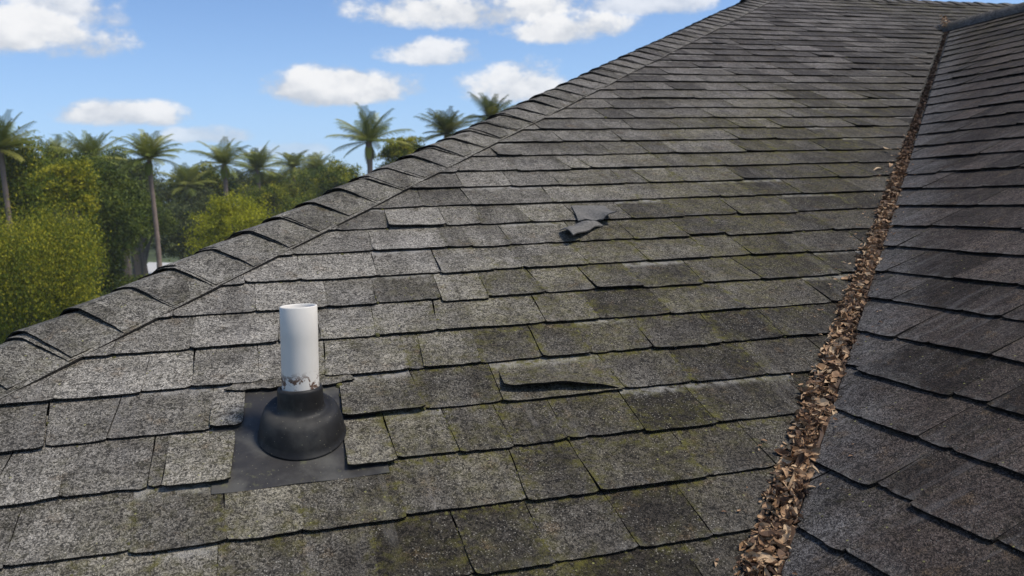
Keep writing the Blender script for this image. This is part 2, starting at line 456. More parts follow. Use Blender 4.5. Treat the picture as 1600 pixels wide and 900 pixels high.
# felt below
def slab(mb_, pts, wn, th=.02, **at_):
    pts = np.array(pts, float); wn = np.array(wn, float); k = len(pts)
    mb_.add(np.concatenate([pts, pts-wn*th]), [tuple(range(k)), tuple(range(2*k-1, k-1, -1))]+[(i, i+k, (i+1) % k+k, (i+1) % k) for i in range(k)], side=1.0, **at_)
def mp(x, y, w_): return np.array([x, y, A*y])+PM.n*w_
ys, ye = EAVE_Y, RIDGE_Y
slab(mb, [mp(HIP0+HIPK*ys, ys, -.022), mp(VAL0+VALK*ys, ys, -.022), mp(VAL0+VALK*ye, ye, -.022), mp(HIP0+HIPK*ye, ye, -.022)], PM.n)
front = mb.build('roof_slope', M_FRONT, house, clips=[
    ((HIP0-.0+.02, 0, 0), hn), ((VAL0-.030, 0, 0), vn), ((0, RIDGE_Y-.01, 0), (0, 1, 0))])
tag(front, 'mossy grey shingle slope facing the camera')

# raised moss tufts growing in the joints and under the butt edges
mt, g, b = mat('moss'); p = opos(g)
g.put(b.inputs['Base Color'], g.mix(g.noise(p, 160, 3), (.040, .043, .012), (.125, .112, .028))); b.inputs['Roughness'].default_value = .95
bump(g, b, g.noise(p, 700, 2), 1.0, .002)
mm = MB(); k_ = 7; ang = np.arange(k_)*2*math.pi/k_
for u0, u1, vb in MOSS:
    y_ = vb*CA; dv_ = (VAL0+VALK*y_)-u0
    dens_ = (1.0 if .1 < dv_ < 1.15 else .30)*np.interp(vb, [1.2, 3.6, 4.8], [1, 1, .15])
    dens_ *= .35+1.3*max(0, mnoise.noise(Vector((u0*2.3, vb*2.3, 5)))+.25)
    for q in range(rng.poisson(9*dens_)):
        if rng.random() < .5: u_ = u0+rng.normal(0, .0015); v_ = vb+rng.random()**1.5*.125
        else: u_ = rng.uniform(u0, u1); v_ = vb-rng.uniform(.001, .005)
        r_ = rng.uniform(.0012, .0042)*(1 if rng.random() < .9 else 1.7)
        w_ = (-SLOPE_W*(v_-vb)-.001) if v_ > vb else -.0062
        rr_ = r_*rng.uniform(.7, 1.3, k_)
        ring0 = PM.P(u_+np.cos(ang)*rr_, v_+np.sin(ang)*rr_*1.2, np.full(k_, w_-.001))
        ring1 = PM.P(u_+np.cos(ang)*rr_*.7, v_+np.sin(ang)*rr_*.8, np.full(k_, w_+r_*.45))
        tip = PM.P(np.array([u_]), np.array([v_]), np.array([w_+r_*.7]))
        mm.add(np.concatenate([ring0, ring1, tip]), [(i, (i+1) % k_, k_+(i+1) % k_, k_+i) for i in range(k_)]+[(k_+i, k_+(i+1) % k_, 2*k_) for i in range(k_)])
tag(mm.build('moss', mt, None, clips=[((HIP0+.26, 0, 0), hn), ((VAL0-.04, 0, 0), vn)]), 'small olive moss tufts in the joints of the front roof slope', 'moss', kind='stuff')

# right of the valley top the front slope runs on above the wing ridge to the main ridge
mb = MB()
YW = WR_Z/A                    # where wing ridge meets the slope
for n in range(int((YW/CA-V0)/EXPO)-1, NT):
    vb = V0+EXPO*n
    course_row(mb, PM, n, vb, WR_X-.4, 9.0, False, .45, seg=.03)
# keep only the part above the mirrored valley of the wing's far side
vn2 = Vector((-1, -1.0, 0)).normalized()
ext = mb.build('roof_slope', M_FRONT, house, clips=[((VAL0-.045, 0, 0), -vn), ((0, RIDGE_Y-.01, 0), (0, 1, 0)), ((WR_X, YW+.02, 0), vn2)])
tag(ext, 'upper slope behind the wing ridge, streaked with moss')

# wing slope
mb = MB()
NRT = int(((WR_X-VAL0)/CB-WU0)/EXPO)+1
for n in range(-10, NRT):
    vb = WU0+EXPO*n; x = VAL0+vb*CB
    yv = (x-VAL0)/VALK         # valley y at this course
    course_row(mb, PR, n, vb, -(yv+EXPO+.05), 2.0, True, .45, seg=.011 if n < 12 else .022)
def rp(x, y, w_): return np.array([x, y, B*(x-VAL0)])+PR.n*w_
slab(mb, [rp(VAL0+.3, .3/VALK, -.022), rp(VAL0+.3, -2, -.022), rp(WR_X, -2, -.022), rp(WR_X, (WR_X-VAL0)/VALK, -.022)], PR.n)
wing = mb.build('roof_slope', M_WING, house, clips=[((VAL0+.035, 0, 0), -vn), ((WR_X-.005, 0, 0), (1, 0, 0)), ((VAL0+.45, 0, 0), (-1, 0, 0)), ((0, -2.0, 0), (0, -1, 0))])
tag(wing, 'dark brown-black shingle slope of the wing')

# hip side and back slopes (turned away from the camera)
mb = MB()
hipd = np.array([HIPK, 1, A])
for n in range(-1, 60):
    vb = .30+EXPO*n
    yh = vb/(hipd@PL.v); uh = yh*(hipd@PL.u)
    if yh > RIDGE_Y: break
    course_row(mb, PL, n, vb, uh-7.5, uh+.3, False, .5, seg=.09)
left = mb.build('roof_slope', M_FRONT, house, clips=[((HIP0, 0, 0), -hn), ((0, RIDGE_Y, 0), (0, 1, 0))])
tag(left, 'shingle slope on the far side of the hip')
mb = MB()
XR = HIP0+HIPK*RIDGE_Y
hb = np.array([HIP0+HIPK*ys, ys, A*ys]); hf = hb+EL_*11
slab(mb, [hb-PL.n*.03, (XR, RIDGE_Y, RIDGE_Z-.03), hf-PL.n*.03], PL.n)
slab(mb, [(XR, RIDGE_Y, RIDGE_Z-.012), (9.0, RIDGE_Y, RIDGE_Z-.012), (9.0, hf[1], EAVE_Z), (hf[0], hf[1], EAVE_Z)], (0, SA, CA))
slab(mb, [(WR_X, -2, WR_Z-.012), (WR_X+4.6, -2, WR_Z-4.6*B), (WR_X+4.6, YW, WR_Z-4.6*B), (WR_X, YW, WR_Z-.012)], (SB, 0, CB))
tag(mb.build('roof_deck', M_UNDER, house), 'felted roof planes facing away')

# ---- caps along hip and ridges
def caps(mb, start, H, tA, nA, tB, nB, length, W_=.161, expo=.13, rad=.03, tonef=.55, crack=.25, seg_t=22, lift=.0062, crest=0.006):
    """bent shingles laid over an edge; start is the low end, H points uphill"""
    start, H, tA, nA, tB, nB = map(lambda q: np.array(q, float), (start, H, tA, nA, tB, nB))
    nn = int(length/expo); up_ = (nA+nB); up_ /= np.linalg.norm(up_)
    fs = np.array([0, .004, .015, .04, .07, .10, .13, .16, .22])
    for k in range(nn):
        for layer in (0, 1):
            tone = np.clip(tonef+rng.normal(0, .2), 0, 1)
            nt = seg_t*2+1; tt = np.linspace(-1, 1, nt)
            Wk = W_+(.006 if layer == 0 else 0)+rng.normal(0, .0012)
            bow = rng.uniform(-.006, .012); e = wob(nt, .0010, 9)+wob(nt, .002, 4)+rng.normal(0, .0004, nt)
            lfA, lfB, lfC = abs(rng.normal(0, .0012)), abs(rng.normal(0, .0012)), abs(rng.normal(.001, .002))
            base = lift-(.0024 if layer == 0 else 0)
            sh = rng.normal(0, .0008); rr = rad*rng.uniform(.7, 1.3)
            P = np.zeros((nt, len(fs), 3)); th = .0034
            Nn = np.zeros_like(P)
            offs = rng.normal(0, .004)
            buckle = rng.uniform(.002, .008) if rng.random() < .4 else 0
            for i, t in enumerate(tt):
                q = t*Wk+sh; a_ = abs(q)
                d = math.sqrt(a_*a_+rr*rr)-rr
                bl = .5+.5*np.tanh(q/.03)
                nrm = nA*bl+nB*(1-bl); nrm /= np.linalg.norm(nrm)
                dirv = tA if q > 0 else tB
                # rounded apex: blend the two flanks
                pos = dirv*a_-up_*(0) + (tA*0)
                hgt = (a_-d)
                pos = dirv*a_*1.0+(-up_)*(hgt*(-(dirv@up_)))*-1.0*0 + up_*(-(a_-d)*0)
                # lower the crest to round it
                pos = pos-up_*max(0, (rr*.55-a_*.55))*.6
                for j, f_ in enumerate(fs):
                    f2 = f_*max(1, expo/.13*.75) if expo > .2 else f_
                    s_ = k*expo+offs+f2+(e[i]+bow*(1-t*t))*max(0, 1-f_/.05)-(.004 if layer == 0 else 0)
                    kk = max(0, 1-f_/expo)
                    wv = base+crest*math.cos(t*math.pi/2)-(.0070/expo)*f_+(lfA*max(0, t)+lfB*max(0, -t)+lfC*(1-t*t))*kk+buckle*math.sin(max(0, min(1, f_/expo))*math.pi)*math.exp(-((t-.25)/.3)**2)
                    P[i, j] = start+H*s_+pos+nrm*wv; Nn[i, j] = nrm
            ed = (np.exp(-(1-np.abs(tt))*Wk/.015))[:, None]*np.ones((1, len(fs)))
            bt = np.ones((nt, 1))*np.exp(-fs/.01)[None, :]
            ut = np.clip((fs-.10)/.03, 0, 1)[None, :]*np.ones((nt, 1)); sbd = max(0, rng.uniform(-1, 1))*np.clip((fs-.055)/.04, 0, 1)[None, :]*np.ones((nt, 1))
            bot = P-Nn*th
            mb.grid(P, tone=tone, edge=ed, butt=bt, upper=ut, side=0.0, shadowband=sbd)
            mb.grid(bot[::-1], tone=tone, side=1.0)
            lt = np.concatenate([P[:, 0], P[-1, 1:], P[::-1][1:, -1], P[0, ::-1][1:]])
            lb = np.concatenate([bot[:, 0], bot[-1, 1:], bot[::-1][1:, -1], bot[0, ::-1][1:]])
            mb.grid(np.stack([lt, lb], 1)[::-1], tone=tone, side=1.0)
H = np.array([HIPK, 1, A]); H /= np.linalg.norm(H)
nM = PM.n; nL = PL.n
tM = np.cross(H, nM); tM *= np.sign(tM[0]); tL = np.cross(H, nL); tL *= np.sign(-tL[0])
hs = np.array([HIP0+HIPK*EAVE_Y, EAVE_Y, A*EAVE_Y])
hlen = (RIDGE_Y-EAVE_Y)*math.sqrt(HIPK**2+1+A*A)
mb = MB(); caps(mb, hs, H, tM, nM, tL, nL, hlen+.05)
ns = 240; e_ = wob(ns, .0012, 60)+wob(ns, .002, 12); Q = np.zeros((ns, 4, 3))
for i in range(ns):
    for j, (a_, b_) in enumerate(((.10, .004), (.170+e_[i], .0035), (.171+e_[i], -.001), (.10, -.002))):
        Q[i, j] = hs+H*hlen*i/(ns-1)+tM*a_+nM*b_
mb.grid(Q[:, :2], tone=.75, edge=.4, side=0.0); mb.grid(Q[:, 1:], tone=.5, side=1.0)
tag(mb.build('hip_cap', M_CAP, house), 'row of bent cap shingles running up the hip')
# wing ridge: low end near the camera side is level; laps run towards the front slope
nRb = np.array([SB, 0, CB])
mb = MB(); caps(mb, (WR_X, -2.0, WR_Z), (0, 1, 0), (-CB, 0, -SB), PR.n, (CB, 0, -SB), nRb, YW+2.0+.02, W_=.075, rad=.02, tonef=.30, expo=.90, lift=.006, crest=.048)
tag(mb.build('ridge_cap', M_CAP, house), 'mossy cap shingles along the wing ridge')
nMb = np.array([0, SA, CA])
mb = MB(); caps(mb, (XR-.1, RIDGE_Y, RIDGE_Z), (1, 0, 0), (0, -CA, -SA), nM, (0, CA, -SA), nMb, 9.0-XR+.1, W_=.13, rad=.03, tonef=.4, expo=.14)
tag(mb.build('ridge_cap', M_CAP, house), 'cap shingles along the main ridge')

# valley flashing
M_FLASH = simple('valley_metal', (.030, .030, .024), .8, .3, 14, .6)
mb = MB(); vsd = .09
HV = np.array([VALK, 1, A]); 
for s_, nrm in ((-1, PM), (1, PR)):
    pass
yy = np.linspace(EAVE_Y, YW, 60)
P = np.zeros((60, 5, 3))
for i, y in enumerate(yy):
    x = VAL0+VALK*y
    for j, o in enumerate((-.085, -.04, 0, .04, .085)):
        if o <= 0: P[i, j] = (x+o, y-o*0, A*y-.013+.0)
        else: P[i, j] = (x+o*.0, y-o, A*y-.013)
        if o < 0: P[i, j, 2] += 0
mb.grid(P[:, ::-1])
mb.build('valley_flashing', M_FLASH, house)

# walls and fascia below the eaves
mb = MB()
wp = [(hb[0]+.45, ys+.35), (8.7, ys+.35), (8.7, hf[1]-.4), (hf[0]+.3, hf[1]-.4)]
mb.add([(a, b_, GROUND) for a, b_ in wp]+[(a, b_, EAVE_Z-.12) for a, b_ in wp], [(3, 2, 1, 0), (4, 5, 6, 7)]+[(i, (i+1) % 4, (i+1) % 4+4, i+4) for i in range(4)])
mb.box((.5, -1.8, GROUND), (8.7, ys+.36, EAVE_Z-.05))
mb.build('wall', M_WALL, house)
mb = MB()
mb.box((HIP0+HIPK*ys-.02, ys-.04, EAVE_Z-.20), (VAL0+.4, ys-.01, EAVE_Z-.03))
e3 = np.array([-EL_[1], EL_[0], 0])*.02
mb.add([hb-(0, 0, .2), hf-(0, 0, .2), hf-(0, 0, .04), hb-(0, 0, .04), hb+e3-(0, 0, .2), hf+e3-(0, 0, .2), hf+e3-(0, 0, .04), hb+e3-(0, 0, .04)],
       [(0, 1, 2, 3), (7, 6, 5, 4), (0, 4, 5, 1), (3, 2, 6, 7)])
mb.build('fascia', M_WOOD, house)

# ---- loose shingles (sub-parts of the front slope)
def flap(pts_px, lifts, tone=.5, nu=24, nv=8, th=.0035, name='loose_shingle', label=None, back=.0):
    """bilinear flap from four photo corners on the slope, lifted by a function of (s,t)"""
    c = [np.array(uv_of(*q)) for q in pts_px]
    s_, t_ = np.meshgrid(np.linspace(0, 1, nu), np.linspace(0, 1, nv), indexing='ij')
    U = ((1-s_)*(1-t_))[..., None]*c[0]+(s_*(1-t_))[..., None]*c[1]+(s_*t_)[..., None]*c[2]+((1-s_)*t_)[..., None]*c[3]
    W_ = lifts(s_, t_)
    ragged = wob(nu, .0015, 12)[:, None]*(1-t_)
    top = PM.P(U[..., 0], U[..., 1]+ragged, W_); bot = top-PM.n*th
    mb = MB()
    ed = np.exp(-np.minimum(s_, 1-s_)*8)
    mb.grid(top, tone=tone, side=0.0, edge=ed, upper=np.clip(t_*1.5-.8, 0, 1))
    mb.grid(bot[::-1], tone=tone, side=1.0)
    lt = np.concatenate([top[:, 0], top[-1, 1:], top[::-1][1:, -1], top[0, ::-1][1:]])
    lb = np.concatenate([bot[:, 0], bot[-1, 1:], bot[::-1][1:, -1], bot[0, ::-1][1:]])
    mb.grid(np.stack([lt, lb], 1), tone=tone, side=1.0)
    o = mb.build(name, M_FRONT, front, smooth=False)
    if label: tag(o, label)
    return o
# long tab whose butt edge has curled up
flap([(787, 611), (968, 609), (945, 556), (778, 570)],
     lambda s, t: .001+.021*(1-t)**1.6*np.clip(np.sin(np.pi*np.clip(s*.9+.08, 0, 1)), 0, 1)**.7+.010*(1-t)**1.5*np.exp(-s/.08)-.006*t,
     tone=.62, label='long tab curled up along its lower edge over a dark gap')
# torn, folded tab
M_TORN = simple('torn_shingle_back', (.125, .118, .106), .9, .2, 150, .9, bmp=1.0)
def freeflap(rows, name, label, mtl, th=.003):
    """rows of (px, py, lift) points on the slope"""
    n_ = len(rows); k = len(rows[0])
    P = np.array([[PM.P(np.array(uv_of(a, b)[0]), np.array(uv_of(a, b)[1]), np.array(l)) for a, b, l in r] for r in rows])
    # refine
    def ref(P, ax, m_):
        L = P.shape[ax]; x = np.linspace(0, L-1, m_); i = np.minimum(x.astype(int), L-2); t = x-i
        sh = [1, 1, 1]; sh[ax] = m_; t = t.reshape(sh)
        return np.take(P, i, ax)*(1-t)+np.take(P, i+1, ax)*t
    P = ref(ref(P, 0, 9), 1, 25)
    P += rng.normal(0, .0006, P.shape)
    mb = MB(); bot = P-PM.n*th
    mb.grid(P, tone=.7, side=0.0); mb.grid(bot[::-1], tone=.5, side=1.0)
    lt = np.concatenate([P[:, 0], P[-1, 1:], P[::-1][1:, -1], P[0, ::-1][1:]])
    lb = np.concatenate([bot[:, 0], bot[-1, 1:], bot[::-1][1:, -1], bot[0, ::-1][1:]])
    mb.grid(np.stack([lt, lb], 1), side=1.0)
    return tag(mb.build(name, mtl, front), label)
def tint(o, label): return tag(o, label)
M_KEEP = M_FRONT; M_FRONT = M_TORN
flap([(903, 348), (962, 350), (944, 322), (893, 322)],
     lambda s, t: .002+.032*s**2*(1-t)**1.3+.005*(1-t)+.005*np.sin(s*9+t*4)*(1-t), tone=.95, nu=26, nv=14, label='torn pale tab with its lower corner bent upwards')
flap([(894, 382), (942, 352), (912, 349), (874, 362)],
     lambda s, t: .004+.026*(1-s)*(1-t)+.012*np.sin(t*3.1)+.003*np.sin(s*11), tone=.95, nu=26, nv=10, label='torn tab strip folded back over a dark hole')
M_FRONT = M_KEEP

# ------------------------------------------------------------------ vent pipe
vp = np.array([.058, 1.612, A*1.612])
vent = empty('vent_pipe', vp, 'white plastic vent pipe standing in a black rubber boot on the shingles', 'vent pipe')
mt, g, b = mat('white_plastic_pipe'); p = opos(g)
n1 = g.noise(p, 60, 5, .7, .4)
sp = g.new('ShaderNodeSeparateXYZ'); g.l.new(p, sp.inputs[0]); zc = sp.outputs[2]
col = g.mix(g.noise(p, 14, 4), (.59, .555, .49), (.72, .68, .605))
col = g.mix(g.m('MULTIPLY', g.ss(g.noise(g.vm('MULTIPLY', p, (1, 1, .25)), 22, 4), .45, .7), .25), col, (.50, .49, .45))
flake = g.m('MULTIPLY', g.ss(g.noise(p, 48, 4, .75, .5), .50, .54), g.ss(zc, .792, .772))
flake = g.m('MULTIPLY', flake, g.ss(zc, .748, .752))
col = g.mix(g.m('MULTIPLY', flake, .95), col, (.10, .048, .026))
dots = g.m('MULTIPLY', g.ss(g.voro(p, 95), .10, .05), g.ss(g.noise(p, 30, 2), .5, .6))
col = g.mix(g.m('MULTIPLY', dots, .6), col, (.30, .26, .2))
g.put(b.inputs['Base Color'], col); b.inputs['Roughness'].default_value = .5; b.inputs['Specular IOR Level'].default_value = .3
bump(g, b, n1, .15, .001)
M_PIPE = mt
mt, g, b = mat('black_rubber'); p = opos(g)
n1 = g.noise(p, 22, 5, .65); n2 = g.noise(p, 9, 5, .6)
col = g.mix(n1, (.0065, .0060, .0055), (.0150, .0140, .0130))
col = g.mix(g.m('MULTIPLY', g.ss(n2, .50, .70), .35), col, (.10, .095, .08))
col = g.mix(g.m('MULTIPLY', g.ss(g.voro(p, 130), .12, .06), .6), col, (.28, .26, .18))
g.put(b.inputs['Base Color'], col); g.put(b.inputs['Roughness'], g.ss(n1, .3, .7, .48, .66)); b.inputs['Specular IOR Level'].default_value = .28
bump(g, b, n1, .25, .002)
M_RUB = mt
mt, g, b = mat('dull_flange'); p = opos(g)
n1 = g.noise(p, 22, 5, .65); n2 = g.noise(p, 9, 5, .6)
col = g.mix(n1, (.019, .0175, .016), (.042, .039, .036))
col = g.mix(g.m('MULTIPLY', g.ss(n2, .46, .66), .40), col, (.13, .125, .105))
col = g.mix(g.m('MULTIPLY', g.ss(g.noise(p, 30, 5, .7), .58, .68), .55), col, (.12, .12, .06))
col = g.mix(g.m('MULTIPLY', g.ss(g.voro(p, 110), .12, .06), .6), col, (.28, .26, .18))
g.put(b.inputs['Base Color'], col); g.put(b.inputs['Roughness'], g.ss(n1, .3, .7, .42, .65)); b.inputs['Specular IOR Level'].default_value = .3
bump(g, b, n1, .25, .002)
M_FLANGE = mt
def ring(c, r, tilt, th):      # tilt 1 = lies in the roof plane, 0 = level
    x = np.cos(th)*r; y = np.sin(th)*r
    return np.stack([c[0]+x, c[1]+y*(1-tilt*(1-CA)), c[2]+y*SA*tilt], 1)
th = np.linspace(0, 2*math.pi, 64, endpoint=False)
PIPE_R = .0335; PT = np.array([.064, 1.612, .906]); PB = np.array([.058, 1.612, .70])
mb = MB()
def pc(z): t = (z-PB[2])/(PT[2]-PB[2]); return PB+(PT-PB)*t
rows = [ring(pc(z), r, 0, th) for z, r in ((.70, PIPE_R), (.75, PIPE_R), (.80, PIPE_R), (.85, PIPE_R), (.9045, PIPE_R), (.906, PIPE_R-.001), (.906, PIPE_R-.0032), (.9045, PIPE_R-.0042), (.85, PIPE_R-.0042), (.72, PIPE_R-.0042))]
mb.grid(np.array(rows)[:, ::-1], close=True)
mb.build('pipe', M_PIPE, vent, smooth=True)
mb = MB()
prof = [(.000, .083, 1), (.002, .0822, 1), (.005, .0800, 1), (.012, .0790, 1), (.022, .0770, 1), (.032, .0738, .97), (.040, .0706, .94), (.0445, .0668, .90), (.0468, .0615, .85),
        (.0470, .0550, .72), (.0462, .0490, .6), (.0475, .0445, .5), (.051, .0425, .4), (.056, .0418, .3), (.068, .0412, .18), (.080, .0408, .1), (.0835, .0398, .08), (.085, .038, .08), (.085, .0350, .06), (.082, .0336, .05), (.06, .0336, .05)]
rows = []
for h, r, tl in prof:
    c0 = vp+np.array([0.0003*h/.1, -.010*(1-h/.1)*0, h])+PM.n*0
    c0[1] += -.0*h
    rows.append(ring(c0, r*(.96 if r > .045 else 1), tl, th))
mb.grid(np.array(rows)[:, ::-1], close=True)
mb.build('rubber_boot', M_RUB, vent, smooth=True)
mb = MB()
fu0, fv0 = uv_of(330, 771); fu1, fv1 = uv_of(609, 737)
U_, V_ = np.meshgrid(np.linspace(fu0, fu1, 30), np.linspace(0, .335, 26), indexing='ij')
Vx = V_+fv0+(fv1-fv0)*(U_-fu0)/(fu1-fu0)
Wf = -.0022-.016*V_+.0012*np.sin(U_*38)*np.exp(-V_/.05)
top = PM.P(U_, Vx, Wf); bot = top-PM.n*.002
mb.grid(top); mb.grid(bot[::-1])
lt = np.concatenate([top[:, 0], top[-1, 1:], top[::-1][1:, -1], top[0, ::-1][1:]])
lb = np.concatenate([bot[:, 0], bot[-1, 1:], bot[::-1][1:, -1], bot[0, ::-1][1:]])
mb.grid(np.stack([lt, lb], 1))
mb.build('flange', M_FLANGE, vent)
for (px, py), r0 in (((404, 606), .026), ((517, 598), .020)):
    mb = MB(); u_, v_ = uv_of(px, py)
    plate(mb, PM, u_-r0, u_+r0, v_-.004, (.001, .002), .3, seg=.003, vlen=.06, fr=np.array([0, .003, .008, .015, .03, .05]), rough=3.0, skew0=.5, skew1=-.4)
    tag(mb.build('shingle_fragment', M_FRONT, front), 'ragged shingle remnant cut round the vent boot')

# ------------------------------------------------------------------ dead leaves
mt, g, b = mat('dead_leaf'); tn = g.attr('tone'); p = opos(g)
cr = g.new('ShaderNodeValToRGB'); g.put(cr.inputs[0], tn)
els = cr.color_ramp.elements
els[0].position = 0; els[0].color = (.030, .018, .011, 1); els[1].position = 1; els[1].color = (.62, .45, .27, 1)
for ps, c_ in ((.25, (.090, .050, .028)), (.5, (.235, .130, .064)), (.75, (.41, .255, .135))):
    e_ = els.new(ps); e_.color = (*c_, 1)
col = g.mix(g.m('MULTIPLY', g.noise(p, 130, 4), .5), cr.outputs[0], (.07, .04, .025))
g.put(b.inputs['Base Color'], col); b.inputs['Roughness'].default_value = .7
b.inputs['Specular IOR Level'].default_value = .3
M_LEAF = mt
def leaf(mb, c, size, n_, tone, curl=.5, az=None, width=.5):
    n_ = np.array(n_, float); n_ /= np.linalg.norm(n_)
    az = rng.random()*2*math.pi if az is None else az
    a_ = np.array([math.cos(az), math.sin(az), 0]); a_ -= n_*(a_@n_); a_ /= np.linalg.norm(a_); b_ = np.cross(n_, a_)
    L = size; k = np.array([0, .12, .35, .6, .85, 1.0]); wd = np.array([.05, .55, 1, .85, .4, .02])*L*width*.5
    sgn = rng.choice([-1, 1]); tw = rng.normal(0, .5)
    P = np.zeros((6, 3, 3))
    for i in range(6):
        s_ = (k[i]-.5)
        h = -sgn*curl*L*(s_*s_)*1.4; tt = tw*s_
        for j, q in enumerate((-1, 0, 1)):
            x_ = q*wd[i]
            hh = h+sgn*(-.0)+abs(q)*curl*wd[i]*.9+tt*x_
            P[i, j] = c+a_*L*s_+b_*(x_*(1-.3*curl))+n_*hh
    P += rng.normal(0, L*.018, P.shape)
    tv = np.clip(tone+rng.normal(0, .05, (6, 3)), 0, 1)
    mb.grid(P, tone=tv)
mb = MB()
def litter_w(y):               # half width of the litter across the valley
    return np.interp(y, [1.0, 1.3, 1.6, 2.0, 2.6, 3.0, 3.6, 5.3], [.038, .034, .031, .028, .025, .014, .010, .008])
upv = np.array([-SB*.5, -SA*.5, 1.0]); upv /= np.linalg.norm(upv)
crs = np.array([1, -VALK, 0]); crs /= np.linalg.norm(crs)
def heap(y): return .021*np.interp(y, [1.0, 2.6, 3.1, 5.3], [1.15, .95, .35, .12])
# compacted core
ys_ = np.linspace(.55, YW-.02, 220); Pg = np.zeros((220, 9, 3)); tn_ = np.zeros((220, 9))
for i, y in enumerate(ys_):
    hw = litter_w(y)*(.95+.12*math.sin(y*23)+.1*math.sin(y*51)); hp = heap(y)*.62
    for j, t in enumerate(np.linspace(-1, 1, 9)):
        base = abs(t)*hw*.72*A
        Pg[i, j] = np.array([VAL0+VALK*y, y, A*y-.012])+crs*t*hw+np.array([0, 0, 1])*(base+hp*(1-t*t)+rng.normal(0, .002))
        tn_[i, j] = rng.uniform(.02, .16)
mb.grid(Pg[:, ::-1], tone=tn_)
for k in range(6500):
    y = .6+(YW-.65)*rng.random()**1.55
    hw = litter_w(y)
    t = rng.normal(0, .52)
    if abs(t) > 1.35: continue
    sz = rng.uniform(.012, .030)*np.interp(y, [1, 3, 5.3], [1, .95, .7])
    hw = hw*np.interp(y, [1, 1.25], [.85, 1]); top_ = heap(y)*(max(0, 1-t*t*.75))*rng.uniform(.72, 1.12)
    c_ = np.array([VAL0+VALK*y, y, A*y-.010])+crs*(t*hw-np.interp(y, [1.0, 1.5, 2.4], [.010, .009, 0]))+np.array([0, 0, abs(t)*hw*.72*A+top_+.003])
    nr = upv+rng.normal(0, .55, 3)
    fade = np.interp(y, [2.5, 3.1, 3.8], [1, .45, .16]); sz *= 1.5 if rng.random() < .08 else 1
    tone = np.clip(rng.beta(2.4, 1.4)*fade*(.35 if rng.random() < .15 else 1)+.05*fade, .02, 1)
    leaf(mb, c_, sz, nr, tone, curl=rng.uniform(.2, 1.1), width=rng.uniform(.35, .75))
# stray bits along both sides
for k in range(110):
    y = rng.uniform(1.0, 3.1); t = rng.choice([-1, 1], p=[.7, .3])*rng.uniform(1.1, 2.6)
    hw = litter_w(y); nn = PM.n if t < 0 else PR.n
    c_ = np.array([VAL0+VALK*y, y, A*y])+crs*t*hw
    c_[2] = (A*c_[1] if t < 0 else B*(c_[0]-VAL0))+.003
    leaf(mb, c_, rng.uniform(.006, .014), nn+rng.normal(0, .2, 3), rng.uniform(.3, 1), curl=.4)
# knot of leaves at the head of the valley
for k in range(60):
    y = YW-.02+rng.normal(0, .03); c_ = np.array([VAL0+VALK*y, y, A*y+.015+rng.random()*.045])+rng.normal(0, .02, 3)
    leaf(mb, c_, rng.uniform(.02, .045), upv+rng.normal(0, .5, 3), rng.uniform(.45, 1), curl=.6)
tag(mb.build('leaf_litter', M_LEAF, smooth=False), 'curled brown dead leaves packed along the roof valley', 'dead leaves', kind='stuff')
# separate fallen leaves beside the valley
def fallen(px, py, size, tone, label, az, width=.5, on='M'):
    if on == 'M': q = hitM(px, py); nn = PM.n
    mbx = MB(); c_ = q+nn*.007
    leaf(mbx, c_, size, nn, tone, curl=.45, az=az, width=width)
    o = mbx.build('fallen_leaf', M_LEAF)
    # origin at the leaf itself
    o.data.transform(Matrix.Translation(-Vector(c_))); o.location = tuple(c_)
    tag(o, label, 'leaf', 'single leaves beside the valley litter')
fallen(1385, 236, .038, .98, 'pale dry leaf lying highest, left of the dark upper valley', 1.9, .5)
fallen(1372, 265, .055, .92, 'long tan leaf on the shingles just left of the upper valley', .2, .22)
fallen(1391, 259, .040, .75, 'small orange-tan leaf touching the upper valley edge', .9, .4)
fallen(1284, 549, .022, .9, 'curled tan leaf beside the left edge of the litter at mid height', .6, .4)

# ------------------------------------------------------------------ ground
M_GRASS, g, b = mat('grass_ground'); p = opos(g)
col = g.mix(g.noise(p, .35, 6, .6), (.030, .050, .014), (.085, .105, .032))
g.put(b.inputs['Base Color'], col); b.inputs['Roughness'].default_value = .95
mb = MB(); R = 2500; k = 64
mb.add([(R*math.cos(2*math.pi*i/k), R*math.sin(2*math.pi*i/k), GROUND) for i in range(k)], [tuple(range(k))])
tag(mb.build('ground', M_GRASS), kind='structure')
def gp(px, py):
    d = ray(px, py); t = (GROUND-CAMH)/d[2]; return CAM+t*d
M_PATH = simple('pale_concrete', (.44, .43, .40), .9, nscale=3, var=.15)
mb = MB(); q = [gp(212, 436), gp(262, 437), gp(276, 411), gp(232, 410)]
mb.add([(a[0], a[1], GROUND+.02) for a in q], [(0, 1, 2, 3)])
tag(mb.build('path', M_PATH), kind='structure')

# ------------------------------------------------------------------ air
hz = bpy.data.materials.new('haze'); hz.use_nodes = True; hz.node_tree.nodes.clear(); g = N(hz.node_tree)
pv = g.new('ShaderNodeVolumePrincipled'); pv.inputs['Color'].default_value = (.96, .98, 1, 1)
pv.inputs['Density'].default_value = .0006; pv.inputs['Anisotropy'].default_value = .2
g.l.new(pv.outputs[0], g.new('ShaderNodeOutputMaterial').inputs['Volume'])
mb = MB(); mb.box((-260, -60, GROUND-1), (260, 220, 12))
tag(mb.build('haze', hz), 'thin pale air over the whole place', 'haze', kind='stuff')

